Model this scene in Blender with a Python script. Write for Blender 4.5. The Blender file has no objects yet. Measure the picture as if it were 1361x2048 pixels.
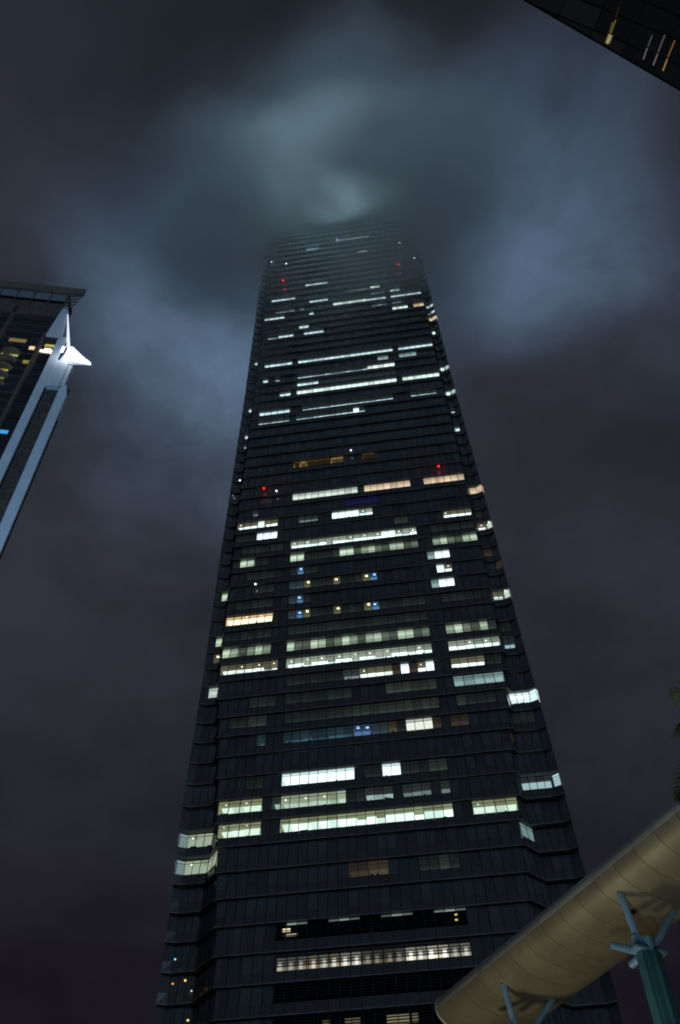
import bpy, math, random
from mathutils import Matrix, Vector
R = math.radians
random.seed(7)
sc = bpy.context.scene
COL = sc.collection

# ------------------------------------------------------------------ camera
EYE = Vector((0, 0, 1.6))
PITCH, ROLL = R(51.330), R(-1.641)
cd = bpy.data.cameras.new('camera')
cd.sensor_fit = 'VERTICAL'; cd.sensor_height = 36.0; cd.lens = 36.0 * 1800 / 2048
cd.clip_start = 0.1; cd.clip_end = 8000
cam = bpy.data.objects.new('camera', cd); COL.objects.link(cam)
_r = Vector((1, 0, 0)); _u = Vector((0, -math.sin(PITCH), math.cos(PITCH)))
_c, _s = math.cos(ROLL), math.sin(ROLL)
rt = _r * _c + _u * _s; up = _r * -_s + _u * _c; bk = rt.cross(up)
cam.matrix_world = Matrix(((rt.x, up.x, bk.x, EYE.x), (rt.y, up.y, bk.y, EYE.y), (rt.z, up.z, bk.z, EYE.z), (0, 0, 0, 1)))
sc.camera = cam

# ------------------------------------------------------------------ world: overcast city night sky
W = bpy.data.worlds.new('World'); sc.world = W; W.use_nodes = True
nt = W.node_tree; nt.nodes.clear()
def N(tree, typ, **kw):
    n = tree.nodes.new(typ)
    for k, v in kw.items():
        if k in ('op',): n.operation = v
        elif hasattr(n, k): setattr(n, k, v)
    return n
def math_(tree, op, a, b=None, c=None, clamp=False):
    n = tree.nodes.new('ShaderNodeMath'); n.operation = op; n.use_clamp = clamp
    for i, v in enumerate((a, b, c)):
        if v is None: continue
        if isinstance(v, (int, float)): n.inputs[i].default_value = v
        else: tree.links.new(v, n.inputs[i])
    return n.outputs[0]
def vmath(tree, op, a, b=None, out=0):
    n = tree.nodes.new('ShaderNodeVectorMath'); n.operation = op
    for i, v in enumerate((a, b)):
        if v is None: continue
        if isinstance(v, (tuple, list)): n.inputs[i].default_value = v
        elif isinstance(v, (int, float)): n.inputs['Scale'].default_value = v
        else: tree.links.new(v, n.inputs[i])
    return n.outputs[out]
def maprange(tree, val, a, b, c=0.0, d=1.0, smooth=True):
    n = tree.nodes.new('ShaderNodeMapRange'); n.interpolation_type = 'SMOOTHSTEP' if smooth else 'LINEAR'
    tree.links.new(val, n.inputs['Value'])
    for k, v in (('From Min', a), ('From Max', b), ('To Min', c), ('To Max', d)): n.inputs[k].default_value = v
    return n.outputs[0]
def noise(tree, vec, scale, detail=4, rough=0.55, dist=0.0):
    n = tree.nodes.new('ShaderNodeTexNoise'); n.inputs['Scale'].default_value = scale
    n.inputs['Detail'].default_value = detail; n.inputs['Roughness'].default_value = rough
    n.inputs['Distortion'].default_value = dist
    tree.links.new(vec, n.inputs['Vector']); return n.outputs[0]
def scale_col(tree, col, fac):
    return vmath(tree, 'SCALE', col, None) if fac is None else _vs(tree, col, fac)
def _vs(tree, col, fac):
    n = tree.nodes.new('ShaderNodeVectorMath'); n.operation = 'SCALE'
    if isinstance(col, (tuple, list)): n.inputs[0].default_value = col
    else: tree.links.new(col, n.inputs[0])
    if isinstance(fac, (int, float)): n.inputs['Scale'].default_value = fac
    else: tree.links.new(fac, n.inputs['Scale'])
    return n.outputs[0]

tc = nt.nodes.new('ShaderNodeTexCoord')
sep = nt.nodes.new('ShaderNodeSeparateXYZ'); nt.links.new(tc.outputs['Generated'], sep.inputs[0])
zz = math_(nt, 'ADD', math_(nt, 'MAXIMUM', sep.outputs[2], 0.0), 0.15)
cmb = nt.nodes.new('ShaderNodeCombineXYZ')
nt.links.new(math_(nt, 'DIVIDE', sep.outputs[0], zz), cmb.inputs[0])
nt.links.new(math_(nt, 'DIVIDE', sep.outputs[1], zz), cmb.inputs[1])
P = cmb.outputs[0]                                   # position on the cloud deck
warp = vmath(nt, 'ADD', P, _vs(nt, vmath(nt, 'SUBTRACT', (lambda n: (nt.links.new(P, n.inputs['Vector']), n.inputs['Scale'].__setattr__('default_value', 3.0), n.outputs['Color'])[2])(nt.nodes.new('ShaderNodeTexNoise')), (0.5, 0.5, 0.5)), 0.22))
n1 = noise(nt, warp, 2.9, 5, 0.56)
n2 = noise(nt, vmath(nt, 'ADD', P, (3.1, 1.7, 0.4)), 1.5, 3, 0.5)
SKY_TOP, SKY_NEAR, SKY_FAR = (0.0165, 0.0198, 0.0275), (0.0262, 0.0284, 0.0395), (0.0094, 0.0077, 0.0120)
dist0 = vmath(nt, 'LENGTH', P, None, 1)
base = nt.nodes.new('ShaderNodeMix'); base.data_type = 'RGBA'
b0 = nt.nodes.new('ShaderNodeMix'); b0.data_type = 'RGBA'; nt.links.new(maprange(nt, dist0, 0.15, 0.62), b0.inputs[0])
b0.inputs[6].default_value = SKY_TOP + (1,); b0.inputs[7].default_value = SKY_NEAR + (1,)
nt.links.new(maprange(nt, dist0, 0.80, 1.72), base.inputs[0]); nt.links.new(b0.outputs[2], base.inputs[6])
base.inputs[7].default_value = SKY_FAR + (1,)
total = _vs(nt, base.outputs[2], math_(nt, 'MULTIPLY', maprange(nt, n2, 0.3, 0.7, 0.82, 1.18), maprange(nt, n1, 0.32, 0.68, 0.80, 1.22)))
# patches of the deck that the city's lights reach more strongly
for (px, py), rad, col, amp in (((-0.105, 0.44), 0.28, (0.047, 0.084, 0.133), 1.65),
                                ((-0.160, 0.60), 0.26, (0.026, 0.036, 0.056), 1.0),
                                ((0.185, 0.335), 0.20, (0.045, 0.077, 0.124), 1.75),
                                ((0.015, 0.30), 0.19, (0.034, 0.050, 0.060), 1.2),
                                ((0.34, 0.45), 0.15, (0.026, 0.038, 0.058), 1.0),
                                ((-0.5, -0.2), 0.35, (0.045, 0.071, 0.113), 0.9),
                                ((0.75, -0.35), 0.35, (0.045, 0.071, 0.113), 0.9)):
    dd = vmath(nt, 'DISTANCE', warp, (px, py, 0), 1)
    lobe = maprange(nt, dd, rad, 0.0, 0.0, 1.0)
    m = math_(nt, 'MULTIPLY', lobe, maprange(nt, n1, 0.33, 0.66, 0.30, 1.2))
    total = vmath(nt, 'ADD', total, _vs(nt, col, math_(nt, 'MULTIPLY', m, amp)))
bg = nt.nodes.new('ShaderNodeBackground'); nt.links.new(total, bg.inputs[0]); bg.inputs[1].default_value = 1.0
wo = nt.nodes.new('ShaderNodeOutputWorld'); nt.links.new(bg.outputs[0], wo.inputs[0])

# faint, wide, cool key: the glow of the city behind the camera
sd = bpy.data.lights.new('sun', 'SUN'); sd.energy = 0.50; sd.angle = R(14); sd.color = (0.44, 0.70, 1.0)
sun = bpy.data.objects.new('sun', sd); COL.objects.link(sun)
sun.rotation_euler = Vector((-0.40, 0.88, -0.22)).to_track_quat('-Z', 'Y').to_euler()

sc.view_settings.view_transform = 'Standard'; sc.view_settings.look = 'None'
sc.view_settings.exposure = 0.0; sc.view_settings.gamma = 1.0; sc.view_settings.use_curve_mapping = False
cy = sc.cycles
cy.max_bounces = 5; cy.diffuse_bounces = 2; cy.glossy_bounces = 3; cy.transmission_bounces = 3; cy.transparent_max_bounces = 8
cy.volume_bounces = 2; cy.volume_step_rate = 1.0; cy.volume_max_steps = 96
cy.filter_width = 1.9; cy.use_denoising = True; cy.adaptive_threshold = 0.006; cy.sample_clamp_indirect = 2.0

# ------------------------------------------------------------------ helpers
class MB:
    def __init__(s): s.v = []; s.f = []; s.m = []
    def quad(s, a, b, c, d, m=0):
        i = len(s.v); s.v += [tuple(a), tuple(b), tuple(c), tuple(d)]; s.f.append((i, i+1, i+2, i+3)); s.m.append(m)
    def tri(s, a, b, c, m=0):
        i = len(s.v); s.v += [tuple(a), tuple(b), tuple(c)]; s.f.append((i, i+1, i+2)); s.m.append(m)
    def hexa(s, p, m=0):                       # p: 8 corners, bottom loop then top loop
        i = len(s.v); s.v += [tuple(q) for q in p]
        for f in ((3, 2, 1, 0), (4, 5, 6, 7), (0, 1, 5, 4), (1, 2, 6, 5), (2, 3, 7, 6), (3, 0, 4, 7)):
            s.f.append(tuple(i+k for k in f)); s.m.append(m)
    def box(s, x0, x1, y0, y1, z0, z1, m=0):
        s.hexa([(x0, y0, z0), (x1, y0, z0), (x1, y1, z0), (x0, y1, z0), (x0, y0, z1), (x1, y0, z1), (x1, y1, z1), (x0, y1, z1)], m)
    def prism(s, pts, y0, y1, m=0):            # outline in x,z extruded along y
        n = len(pts); i = len(s.v)
        s.v += [(x, y0, z) for x, z in pts] + [(x, y1, z) for x, z in pts]
        s.f.append(tuple(range(i, i+n))); s.m.append(m); s.f.append(tuple(range(i+2*n-1, i+n-1, -1))); s.m.append(m)
        for k in range(n):
            j = (k+1) % n; s.f.append((i+k, i+n+k, i+n+j, i+j)); s.m.append(m)
    def tube(s, pts, rad, seg=10, m=0, caps=True):
        pts = [Vector(p) for p in pts]; i0 = len(s.v); rr = rad if isinstance(rad, (list, tuple)) else [rad]*len(pts)
        for k, p in enumerate(pts):
            d = (pts[min(k+1, len(pts)-1)] - pts[max(k-1, 0)]).normalized()
            a = d.orthogonal().normalized(); a = (Vector((0, 0, 1)).cross(d)).normalized() if abs(d.z) < 0.95 else Vector((1, 0, 0)); a = (a - d*a.dot(d)).normalized(); b = d.cross(a)
            for q in range(seg):
                t = 2*math.pi*q/seg; s.v.append(tuple(p + (a*math.cos(t) + b*math.sin(t))*rr[k]))
        for k in range(len(pts)-1):
            for q in range(seg):
                q2 = (q+1) % seg; s.f.append((i0+k*seg+q, i0+k*seg+q2, i0+(k+1)*seg+q2, i0+(k+1)*seg+q)); s.m.append(m)
        if caps:
            s.f.append(tuple(i0+q for q in reversed(range(seg)))); s.m.append(m)
            s.f.append(tuple(i0+(len(pts)-1)*seg+q for q in range(seg))); s.m.append(m)
    def mesh(s, name, mats, smooth=False):
        me = bpy.data.meshes.new(name); me.from_pydata(s.v, [], s.f)
        for mt in (mats if isinstance(mats, (list, tuple)) else [mats]): me.materials.append(mt)
        me.polygons.foreach_set('material_index', s.m)
        if smooth: me.polygons.foreach_set('use_smooth', [True]*len(me.polygons))
        me.update(); return me
def link(name, me, parent=None, loc=(0, 0, 0), rz=0.0):
    o = bpy.data.objects.new(name, me); COL.objects.link(o); o.parent = parent; o.location = loc; o.rotation_euler = (0, 0, rz); return o
def obj(name, mb, mats, parent=None, loc=(0, 0, 0), rz=0.0, smooth=False, kind=None):
    o = link(name, mb.mesh(name, mats, smooth), parent, loc, rz)
    if kind: o['kind'] = kind
    return o
def thing(name, label, cat, loc=(0, 0, 0), rz=0.0, group=None):
    o = link(name, None, None, loc, rz); tag(o, label, cat, group); return o
def tag(o, label, cat, group=None):
    o['label'] = label; o['category'] = cat
    if group: o['group'] = group

# ------------------------------------------------------------------ materials
def principled(name, col, rough=0.5, metal=0.0, spec=0.5, vary=0.0, nscale=None, namp=0.3, bump=0.0):
    m = bpy.data.materials.new(name); m.use_nodes = True; t = m.node_tree; b = t.nodes['Principled BSDF']
    b.inputs['Roughness'].default_value = rough; b.inputs['Metallic'].default_value = metal; b.inputs['Specular IOR Level'].default_value = spec
    src = None
    if nscale:
        c = t.nodes.new('ShaderNodeTexCoord'); nz = noise(t, c.outputs['Object'], nscale, 5, 0.6)
        src = maprange(t, nz, 0.3, 0.7, 1-namp, 1+namp)
        if bump:
            bp = t.nodes.new('ShaderNodeBump'); bp.inputs['Strength'].default_value = bump; bp.inputs['Distance'].default_value = 0.05
            t.links.new(nz, bp.inputs['Height']); t.links.new(bp.outputs[0], b.inputs['Normal'])
    if vary:
        oi = t.nodes.new('ShaderNodeObjectInfo'); rv = maprange(t, oi.outputs['Random'], 0, 1, 1-vary, 1+vary, False)
        src = rv if src is None else math_(t, 'MULTIPLY', src, rv)
    if src is None: b.inputs['Base Color'].default_value = tuple(col) + (1,)
    else: t.links.new(_vs(t, tuple(col), src), b.inputs['Base Color'])
    return m
_em = {}
def emit(col, k=1.0):
    key = tuple(round(c*k, 3) for c in col)
    if key not in _em:
        m = bpy.data.materials.new('glow_tone'); m.use_nodes = True; t = m.node_tree; t.nodes.clear()  # plain emission, for lamps and for painted brightness
        e = t.nodes.new('ShaderNodeEmission'); e.inputs[0].default_value = key + (1,); e.inputs[1].default_value = 1.0
        o = t.nodes.new('ShaderNodeOutputMaterial'); t.links.new(e.outputs[0], o.inputs[0])
        m.cycles.emission_sampling = 'NONE'; _em[key] = m
    return _em[key]
def facade_mat(name, col, rough, spec, amp, obj_random):
    """dark curtain wall unit; each unit differs a little from its neighbours"""
    m = bpy.data.materials.new(name); m.use_nodes = True; t = m.node_tree; b = t.nodes['Principled BSDF']
    if obj_random:
        rnd = t.nodes.new('ShaderNodeObjectInfo').outputs['Random']
    else:
        c = t.nodes.new('ShaderNodeTexCoord'); sx = vmath(t, 'ADD', c.outputs['Object'], (13.536, 0.0, 1.55 - 79.74))
        cell = vmath(t, 'FLOOR', vmath(t, 'MULTIPLY', sx, (1/1.504, 0.0, 1/4.2)))
        wn = t.nodes.new('ShaderNodeTexWhiteNoise'); wn.noise_dimensions = '3D'; t.links.new(cell, wn.inputs['Vector']); rnd = wn.outputs[0]
    t.links.new(_vs(t, tuple(col), maprange(t, rnd, 0, 1, 1-amp, 1+amp, False)), b.inputs['Base Color'])
    b.inputs['Roughness'].default_value = rough; b.inputs['Specular IOR Level'].default_value = spec
    c2 = t.nodes.new('ShaderNodeTexCoord'); nz = noise(t, c2.outputs['Object'], 0.9, 2, 0.5)
    bp = t.nodes.new('ShaderNodeBump'); bp.inputs['Strength'].default_value = 0.12; bp.inputs['Distance'].default_value = 0.03
    t.links.new(nz, bp.inputs['Height']); t.links.new(bp.outputs[0], b.inputs['Normal'])
    return m
def clear_glass(name, tint=0.93, refl=0.06):
    m = bpy.data.materials.new(name); m.use_nodes = True; t = m.node_tree; t.nodes.clear()
    a = t.nodes.new('ShaderNodeBsdfTransparent'); a.inputs[0].default_value = (tint*0.97, tint, tint*0.99, 1)
    g = t.nodes.new('ShaderNodeBsdfGlossy'); g.inputs['Roughness'].default_value = 0.03; g.inputs[0].default_value = (0.8, 0.85, 0.9, 1)
    mx = t.nodes.new('ShaderNodeMixShader'); mx.inputs[0].default_value = refl
    o = t.nodes.new('ShaderNodeOutputMaterial'); t.links.new(a.outputs[0], mx.inputs[1]); t.links.new(g.outputs[0], mx.inputs[2]); t.links.new(mx.outputs[0], o.inputs[0])
    return m
GL = facade_mat('dark_vision_glass', (0.074, 0.073, 0.071), 0.12, 0.8, 0.28, True)
GLS = facade_mat('dark_vision_glass_field', (0.074, 0.073, 0.071), 0.12, 0.8, 0.28, False)
SP = facade_mat('spandrel_glass', (0.070, 0.065, 0.061), 0.25, 0.6, 0.12, True)
SPS = facade_mat('spandrel_glass_field', (0.070, 0.065, 0.061), 0.25, 0.6, 0.12, False)
CLR = clear_glass('clear_vision_glass')
LEDGE = principled('ledge_metal', (0.18, 0.165, 0.155), 0.45, 0.0, 0.4, nscale=0.4, namp=0.25)
MUL = principled('mullion_metal', (0.020, 0.020, 0.022), 0.5)
DARK = principled('dark_void', (0.006, 0.006, 0.007), 0.8, spec=0.1)
FURN = principled('furniture_dark', (0.02, 0.022, 0.026), 0.7)

# ------------------------------------------------------------------ ground
g = MB(); g.quad((-3000, -3000, 0), (3000, -3000, 0), (3000, 3000, 0), (-3000, 3000, 0))
obj('ground', g, principled('asphalt', (0.05, 0.05, 0.052), 0.85, nscale=0.8, namp=0.35, bump=0.3), kind='structure')

# ------------------------------------------------------------------ the supertall tower
AL = R(-6.6734); TX, TY = 2.664, 124.693
F, Z0, CW = 4.2, 78.14 + 1.6, 1.504
BAY = 9*CW; INN = BAY + 2*CW
NB, NT = -9, 96
TOWER = thing('office_tower', 'very tall dark glass office tower with scattered lit floors, its top lost in cloud', 'skyscraper', (TX, TY, 0), AL)
def zf(n): return Z0 + F*n
def table(n, pts):
    n = min(max(n, pts[0][0]), pts[-1][0])
    for (a, va), (b, vb) in zip(pts, pts[1:]):
        if n <= b: return va + (vb-va)*(n-a)/(b-a)
def plan(n):
    XL = table(n, ((-9, 31.3), (0, 30.0), (8, 29.2), (16, 28.9), (31, 27.9), (45, 27.4), (60, 27.0)))
    XR = table(n, ((-9, 31.7), (-3, 31.3), (1, 30.8), (8, 30.0), (16, 29.5), (31, 28.0), (45, 27.2), (60, 26.8)))
    M = table(n, ((-9, 20.56), (8, 26.0), (20, 25.75), (31, 25.0), (45, 24.5), (60, 24.2)))
    n = min(max(n, -9), 8)
    rk = {1: (1.3, 0.9), 0: (1.8, 1.2), -1: (2.4, 2.0), -2: (2.9, 2.7), -3: (3.3, 3.2)}
    r, k = rk[n] if n in rk else ((1.1, 0.6) if n >= 2 else (3.3 + 0.3*(-3-n), 3.2 + 0.3*(-3-n)))
    w = max(r-0.75, 0.35)
    return [(-XL, w), (-XL+1.2, r), (-M-k, r), (-M, 0.0), (M, 0.0), (M+k, r), (XR-1.2, r), (XR, w), (XR, 58.0), (-XL, 58.0)]
SEG = ['LW', 'LF', 'LC', 'M', 'RC', 'RF', 'RW', 'SR', 'BK', 'SL']
VS = [0.30, 1, 1, 1, 1, 1, 1, 0.30, 0.30, 0.30]        # the units hardly step on the outer wings and sides
def offs(pl, d):
    out = []; n = len(pl)
    for i in range(n):
        a, b, c = Vector(pl[i-1]), Vector(pl[i]), Vector(pl[(i+1) % n])
        e1, e2 = (b-a).normalized(), (c-b).normalized()
        n1, n2 = Vector((e1.y, -e1.x)), Vector((e2.y, -e2.x))
        m = (n1+n2); m = m / max(m.dot(n1), 0.35)
        out.append(b + m*(d*VS[i] if d > 0 else d))
    return out
def edges(n, seg):
    pl = plan(n); k = SEG.index(seg); L = (Vector(pl[(k+1) % len(pl)]) - Vector(pl[k])).length
    if seg == 'M':
        M = L/2; w = M - INN; c = max(1, round(w/1.62))
        return [-M + w*i/c for i in range(c)] + [-INN + CW*i for i in range(23)] + [INN + w*i/c for i in range(c+1)]
    c = max(1, round(L/1.35)) if seg[0] in 'LR' else max(1, round(L/1.7))
    return [L*i/c for i in range(c+1)]
def lerp2(a, b, t): return a + (b-a)*t
OFF_S, OFF_B = 0.22, 0.36
H_T, H_B = 2.45, -1.55

# table of lit offices and painted reflections on the main face: floor, from, to (metres from the middle), look
ROOMS = [(-2,-3.1,-0.1,'a'),(-2,-0.1,2.8,'A'),(-2,8.0,10.6,'d'),(-2,10.6,12.1,'D'),(-2,12.1,13.7,'d'),(0,-23.7,-16.8,'Y'),(0,-13.6,13.9,'Q'),(0,16.9,23.8,'Y'),(1,-23.9,-16.7,'Y'),(1,-15.1,-13.7,'S'),(1,-13.7,-3.1,'Z'),(1,-3.1,0.0,'d'),(1,0.1,4.6,'S'),(1,6.2,10.7,'s'),(1,12.4,13.5,'s'),(2,-13.6,-1.4,'W'),(2,3.3,6.1,'W'),(2,-0.3,2.9,'d'),(2,6.1,10.3,'d'),(2,10.3,13.7,'D'),(2,-19.4,-16.8,'d'),(4,-13.2,-1.1,'U'),(4,-1.1,1.5,'V'),(4,1.5,4.3,'u'),(4,5.6,6.4,'A'),(4,6.3,7.6,'d'),(4,7.7,12.2,'N'),(4,12.2,13.6,'a'),(4,15.4,17.6,'a'),(4,-18.1,-16.2,'U'),(5,-23.7,-19.3,'d'),(5,-19.3,-16.4,'D'),(5,-13.4,-2.9,'d'),(5,-2.9,1.5,'D'),(5,1.5,13.7,'D'),(5,16.9,18.9,'D'),(5,18.9,23.6,'d'),(6,-19.9,-15.6,'d'),(6,-13.4,-1.9,'d'),(6,4.7,13.2,'D'),(6,17.5,25.6,'C'),(7,-13.2,-2.9,'d'),(7,-2.9,0.2,'s'),(7,0.2,6.3,'O'),(7,6.3,7.6,'a'),(7,7.7,9.2,'W'),(7,9.3,10.7,'a'),(7,10.7,11.9,'O'),(7,11.9,13.6,'W'),(7,16.8,22.8,'O'),(7,23.1,26.2,'d'),(8,-25.3,-15.9,'O'),(8,-13.4,13.7,'T'),(8,16.7,26.0,'T'),(9,-25.3,-16.0,'B'),(9,-13.3,13.7,'B'),(9,16.7,24.3,'B'),(9,24.3,26.2,'D'),(10,-25.3,-16.5,'d'),(10,-13.5,14.0,'d'),(11,-25.7,-16.3,'G'),(11,-13.2,-11.8,'u'),(11,-11.8,-10.4,'V'),(11,-10.3,-8.9,'E'),(11,-8.8,-4.5,'d'),(11,-4.4,-3.0,'E'),(11,-2.8,1.4,'d'),(11,1.6,3.1,'E'),(11,3.2,4.5,'V'),(11,4.6,12.9,'d'),(11,16.6,24.3,'d'),(12,-24.0,-16.4,'d'),(12,-12.7,-11.9,'u'),(12,-11.9,-10.5,'V'),(12,-10.5,-8.8,'d'),(12,15.1,16.5,'C'),(12,16.6,19.6,'W'),(13,-20.7,-16.5,'d'),(13,-13.2,-10.5,'u'),(13,-10.4,-9.0,'E'),(13,-8.9,-4.4,'d'),(13,-4.3,-2.8,'E'),(13,-2.6,1.6,'d'),(13,1.7,3.1,'E'),(13,3.2,4.5,'V'),(13,16.5,18.0,'W'),(13,18.1,19.5,'O'),(14,-22.2,-16.4,'d'),(14,-13.0,-12.1,'d'),(14,-12.1,-10.8,'V'),(14,-10.8,-7.2,'d'),(14,15.1,16.4,'C'),(14,16.5,19.5,'W'),(15,-25.7,-24.0,'d'),(15,-24.0,-20.8,'J'),(15,-20.8,-17.9,'d'),(15,-13.3,-10.3,'J'),(15,-10.2,-4.3,'d'),(15,-4.3,-2.8,'D'),(15,-2.8,0.1,'J'),(15,0.1,13.5,'B'),(15,16.5,25.9,'B'),(16,-13.3,6.0,'T'),(16,6.0,8.9,'W'),(16,8.9,13.6,'T'),(16,16.6,25.3,'d'),(16,-24.7,-15.9,'d'),(17,-25.5,-20.9,'d'),(17,-20.8,-16.2,'W'),(17,9.2,11.8,'D'),(17,19.5,25.4,'O'),(18,-25.4,-20.7,'O'),(18,-20.7,-19.2,'W'),(18,-19.2,-16.2,'O'),(18,-11.7,-7.2,'s'),(18,-4.3,1.7,'W'),(18,1.7,4.6,'T'),(19,-1.0,5.8,'K'),(19,-22.0,-20.9,'s'),(20,-13.3,1.5,'M'),(20,1.5,2.2,'d'),(20,2.2,12.8,'P'),(20,16.3,25.5,'P'),(20,-20.5,-18.2,'d'),(23,-13.2,-11.5,'g'),(23,-11.7,-10.1,'h'),(23,-10.1,-4.3,'g'),(23,-4.3,-1.2,'h'),(23,2.4,5.8,'g'),(28,-24.0,-15.6,'L'),(28,-13.0,1.5,'L'),(28,1.5,2.9,'W'),(28,2.9,4.3,'L'),(29,-24.0,-15.7,'H'),(29,-12.5,12.5,'L'),(29,16.0,23.7,'L'),(31,-18.8,-15.8,'H'),(31,-13.1,13.1,'X'),(31,15.9,24.3,'X'),(32,-13.0,-7.2,'H'),(32,-7.2,12.8,'l'),(33,-23.8,-21.5,'H'),(33,-20.1,-18.9,'L'),(33,-13.1,5.7,'L'),(33,5.7,13.1,'X'),(34,8.7,12.6,'C'),(34,15.7,19.6,'C'),(34,20.2,22.3,'d'),(35,-23.8,-15.7,'H'),(35,-13.0,12.9,'H'),(35,15.7,24.1,'H'),(39,-22.2,-19.3,'L'),(39,-19.3,-15.7,'H'),(39,-12.5,-6.0,'H'),(39,-1.5,5.6,'d'),(39,15.7,22.8,'d'),(40,-24.1,-15.9,'d'),(40,-12.7,-10.1,'X'),(41,15.7,20.4,'X'),(41,21.2,24.0,'P'),(42,-23.8,-18.6,'H'),(42,-10.0,-8.6,'H'),(42,8.5,12.7,'L'),(42,15.5,18.4,'L'),(43,-21.3,-15.3,'L'),(43,-12.6,-11.5,'L'),(43,-2.9,7.0,'X'),(43,7.0,12.8,'H'),(43,15.6,23.9,'H'),(44,-12.5,-9.9,'l'),(44,-9.9,-4.5,'H'),(44,8.7,12.9,'L'),(44,15.5,18.1,'H'),(45,-22.6,-15.6,'H'),(45,1.4,8.9,'L'),(45,8.9,11.2,'X'),(47,-12.5,-4.9,'H'),(47,2.7,6.0,'l'),(52,6.6,9.3,'X'),(52,-11.9,-6.5,'L'),(54,-12.2,-7.2,'F'),(55,-1.2,10.9,'X'),(80,-16.7,-2.2,'f')]
# lit corner offices: floor, segment, look
CORNERS = [(0,'LF','Z'),(-1,'LF','Z'),(-1,'LC','Z'),(0,'LW','C'),(-1,'LW','C'),(-1,'RC','C'),(1,'RF','L'),(1,'RW','L'),
 (5,'RF','W'),(5,'RW','W'),(4,'RF','d'),(3,'RC','a'),(7,'LF','M'),(9,'LF','E'),(10,'LF','J'),(8,'RF','L'),(9,'RF','d'),
 (11,'RF','O'),(11,'RW','O'),(13,'LF','J'),(14,'RF','a'),(13,'RW','a'),(16,'RF','O'),(16,'RW','O'),(17,'RF','d'),(19,'RF','P'),(19,'RW','P'),
 (25,'RF','H'),(27,'RF','L'),(27,'LF','H'),(26,'LF','L'),(30,'LF','H'),(29,'RF','X'),(29,'RW','H'),(32,'RF','X'),(32,'RW','H'),(33,'RF','d'),
 (37,'RF','X'),(36,'LF','H'),(37,'LF','d'),(39,'RF','P'),(39,'RW','P'),(40,'RF','L'),(40,'RW','L'),(41,'RF','H'),(41,'RW','H'),(47,'RF','d'),(51,'RF','L')]
# look: emission painted on the ceiling near the glass, on the ceiling further in, share of the window below which the far ceiling shows, spots, desks
WH = (0.92, 1.0, 0.98)
LOOK = {'W': ((0.86, 1.06, 1.08), (1.5, 1.9, 1.95), 0.80, 0, 1), 'Y': ((0.27, 0.30, 0.17), (0.98, 1.20, 1.02), 0.50, 1, 1),
 'Q': ((0.29, 0.32, 0.19), (1.3, 1.65, 1.5), 0.58, 0, 1), 'Z': ((0.36, 0.42, 0.29), (0.62, 0.78, 0.64), 0.35, 1, 1),
 'S': ((0.030, 0.038, 0.034), (0.44, 0.60, 0.56), 0.42, 0, 1), 's': ((0.027, 0.034, 0.032), (0.18, 0.24, 0.23), 0.35, 0, 1),
 'O': ((0.135, 0.125, 0.080), (1.3, 1.55, 1.45), 0.40, 1, 1), 'T': ((0.31, 0.36, 0.29), (1.4, 1.75, 1.7), 0.40, 1, 1),
 'L': ((0.022, 0.030, 0.034), (0.85, 1.20, 1.30), 0.27, 0, 0), 'l': ((0.018, 0.024, 0.027), (0.25, 0.36, 0.40), 0.20, 0, 0),
 'H': ((0.075, 0.105, 0.108), (0.74, 1.02, 1.08), 0.55, 0, 0), 'X': ((0.20, 0.26, 0.23), (1.0, 1.25, 1.15), 0.72, 0, 0),
 'd': ((0.0120, 0.0155, 0.0152), (0.021, 0.027, 0.026), 0.3, 0, 0), 'D': ((0.024, 0.030, 0.026), (0.042, 0.055, 0.046), 0.3, 0, 0),
 'a': ((0.028, 0.021, 0.015), (0.055, 0.042, 0.030), 0.4, 0, 0), 'A': ((0.050, 0.036, 0.025), (0.10, 0.072, 0.052), 0.4, 0, 1),
 'C': ((0.18, 0.28, 0.28), (0.30, 0.44, 0.44), 0.5, 0, 0), 'U': ((0.018, 0.036, 0.046), (0.045, 0.12, 0.16), 0.24, 0, 1),
 'u': ((0.026, 0.040, 0.052), (0.05, 0.075, 0.10), 0.3, 0, 0), 'V': ((0.035, 0.070, 0.12), (0.10, 0.22, 0.44), 0.40, 2, 0),
 'K': ((0.007, 0.009, 0.045), (0.010, 0.012, 0.07), 0.4, 0, 0), 'E': ((0.085, 0.080, 0.045), (0.13, 0.12, 0.065), 0.4, 2, 0),
 'G': ((0.95, 0.66, 0.33), (1.9, 1.6, 1.1), 0.60, 1, 1), 'N': ((0.72, 0.74, 0.70), (1.2, 1.15, 1.05), 0.7, 0, 0),
 'M': ((0.54, 0.64, 0.58), (0.85, 0.95, 0.85), 0.5, 0, 1), 'P': ((0.78, 0.58, 0.40), (1.0, 0.76, 0.54), 0.4, 0, 1),
 'g': ((0.30, 0.18, 0.045), (0.020, 0.014, 0.006), 0.84, 0, 0), 'h': ((0.50, 0.30, 0.09), (0.08, 0.052, 0.02), 0.70, 0, 0),  # h: panes reflecting the gold light above, reflection painted as emission
 'f': ((0.5, 0.8, 1.0), (40.0, 70.0, 90.0), 0.4, 0, 0), 'F': ((0.15, 0.25, 0.35), (2.6, 4.4, 5.6), 0.3, 0, 0), 'J': ((0.55, 0.7, 0.5), (0.9, 1.1, 0.85), 0.4, 0, 0), 'B': ((0.35, 0.45, 0.32), (0.55, 0.7, 0.5), 0.4, 0, 0)}
SPOT = emit((2.6, 2.5, 2.1)); SPOTW = emit((3.0, 2.6, 1.6)); SPOTB = emit((0.7, 1.4, 2.6))
lit = {}                                             # (floor, segment, pane) -> True
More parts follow.
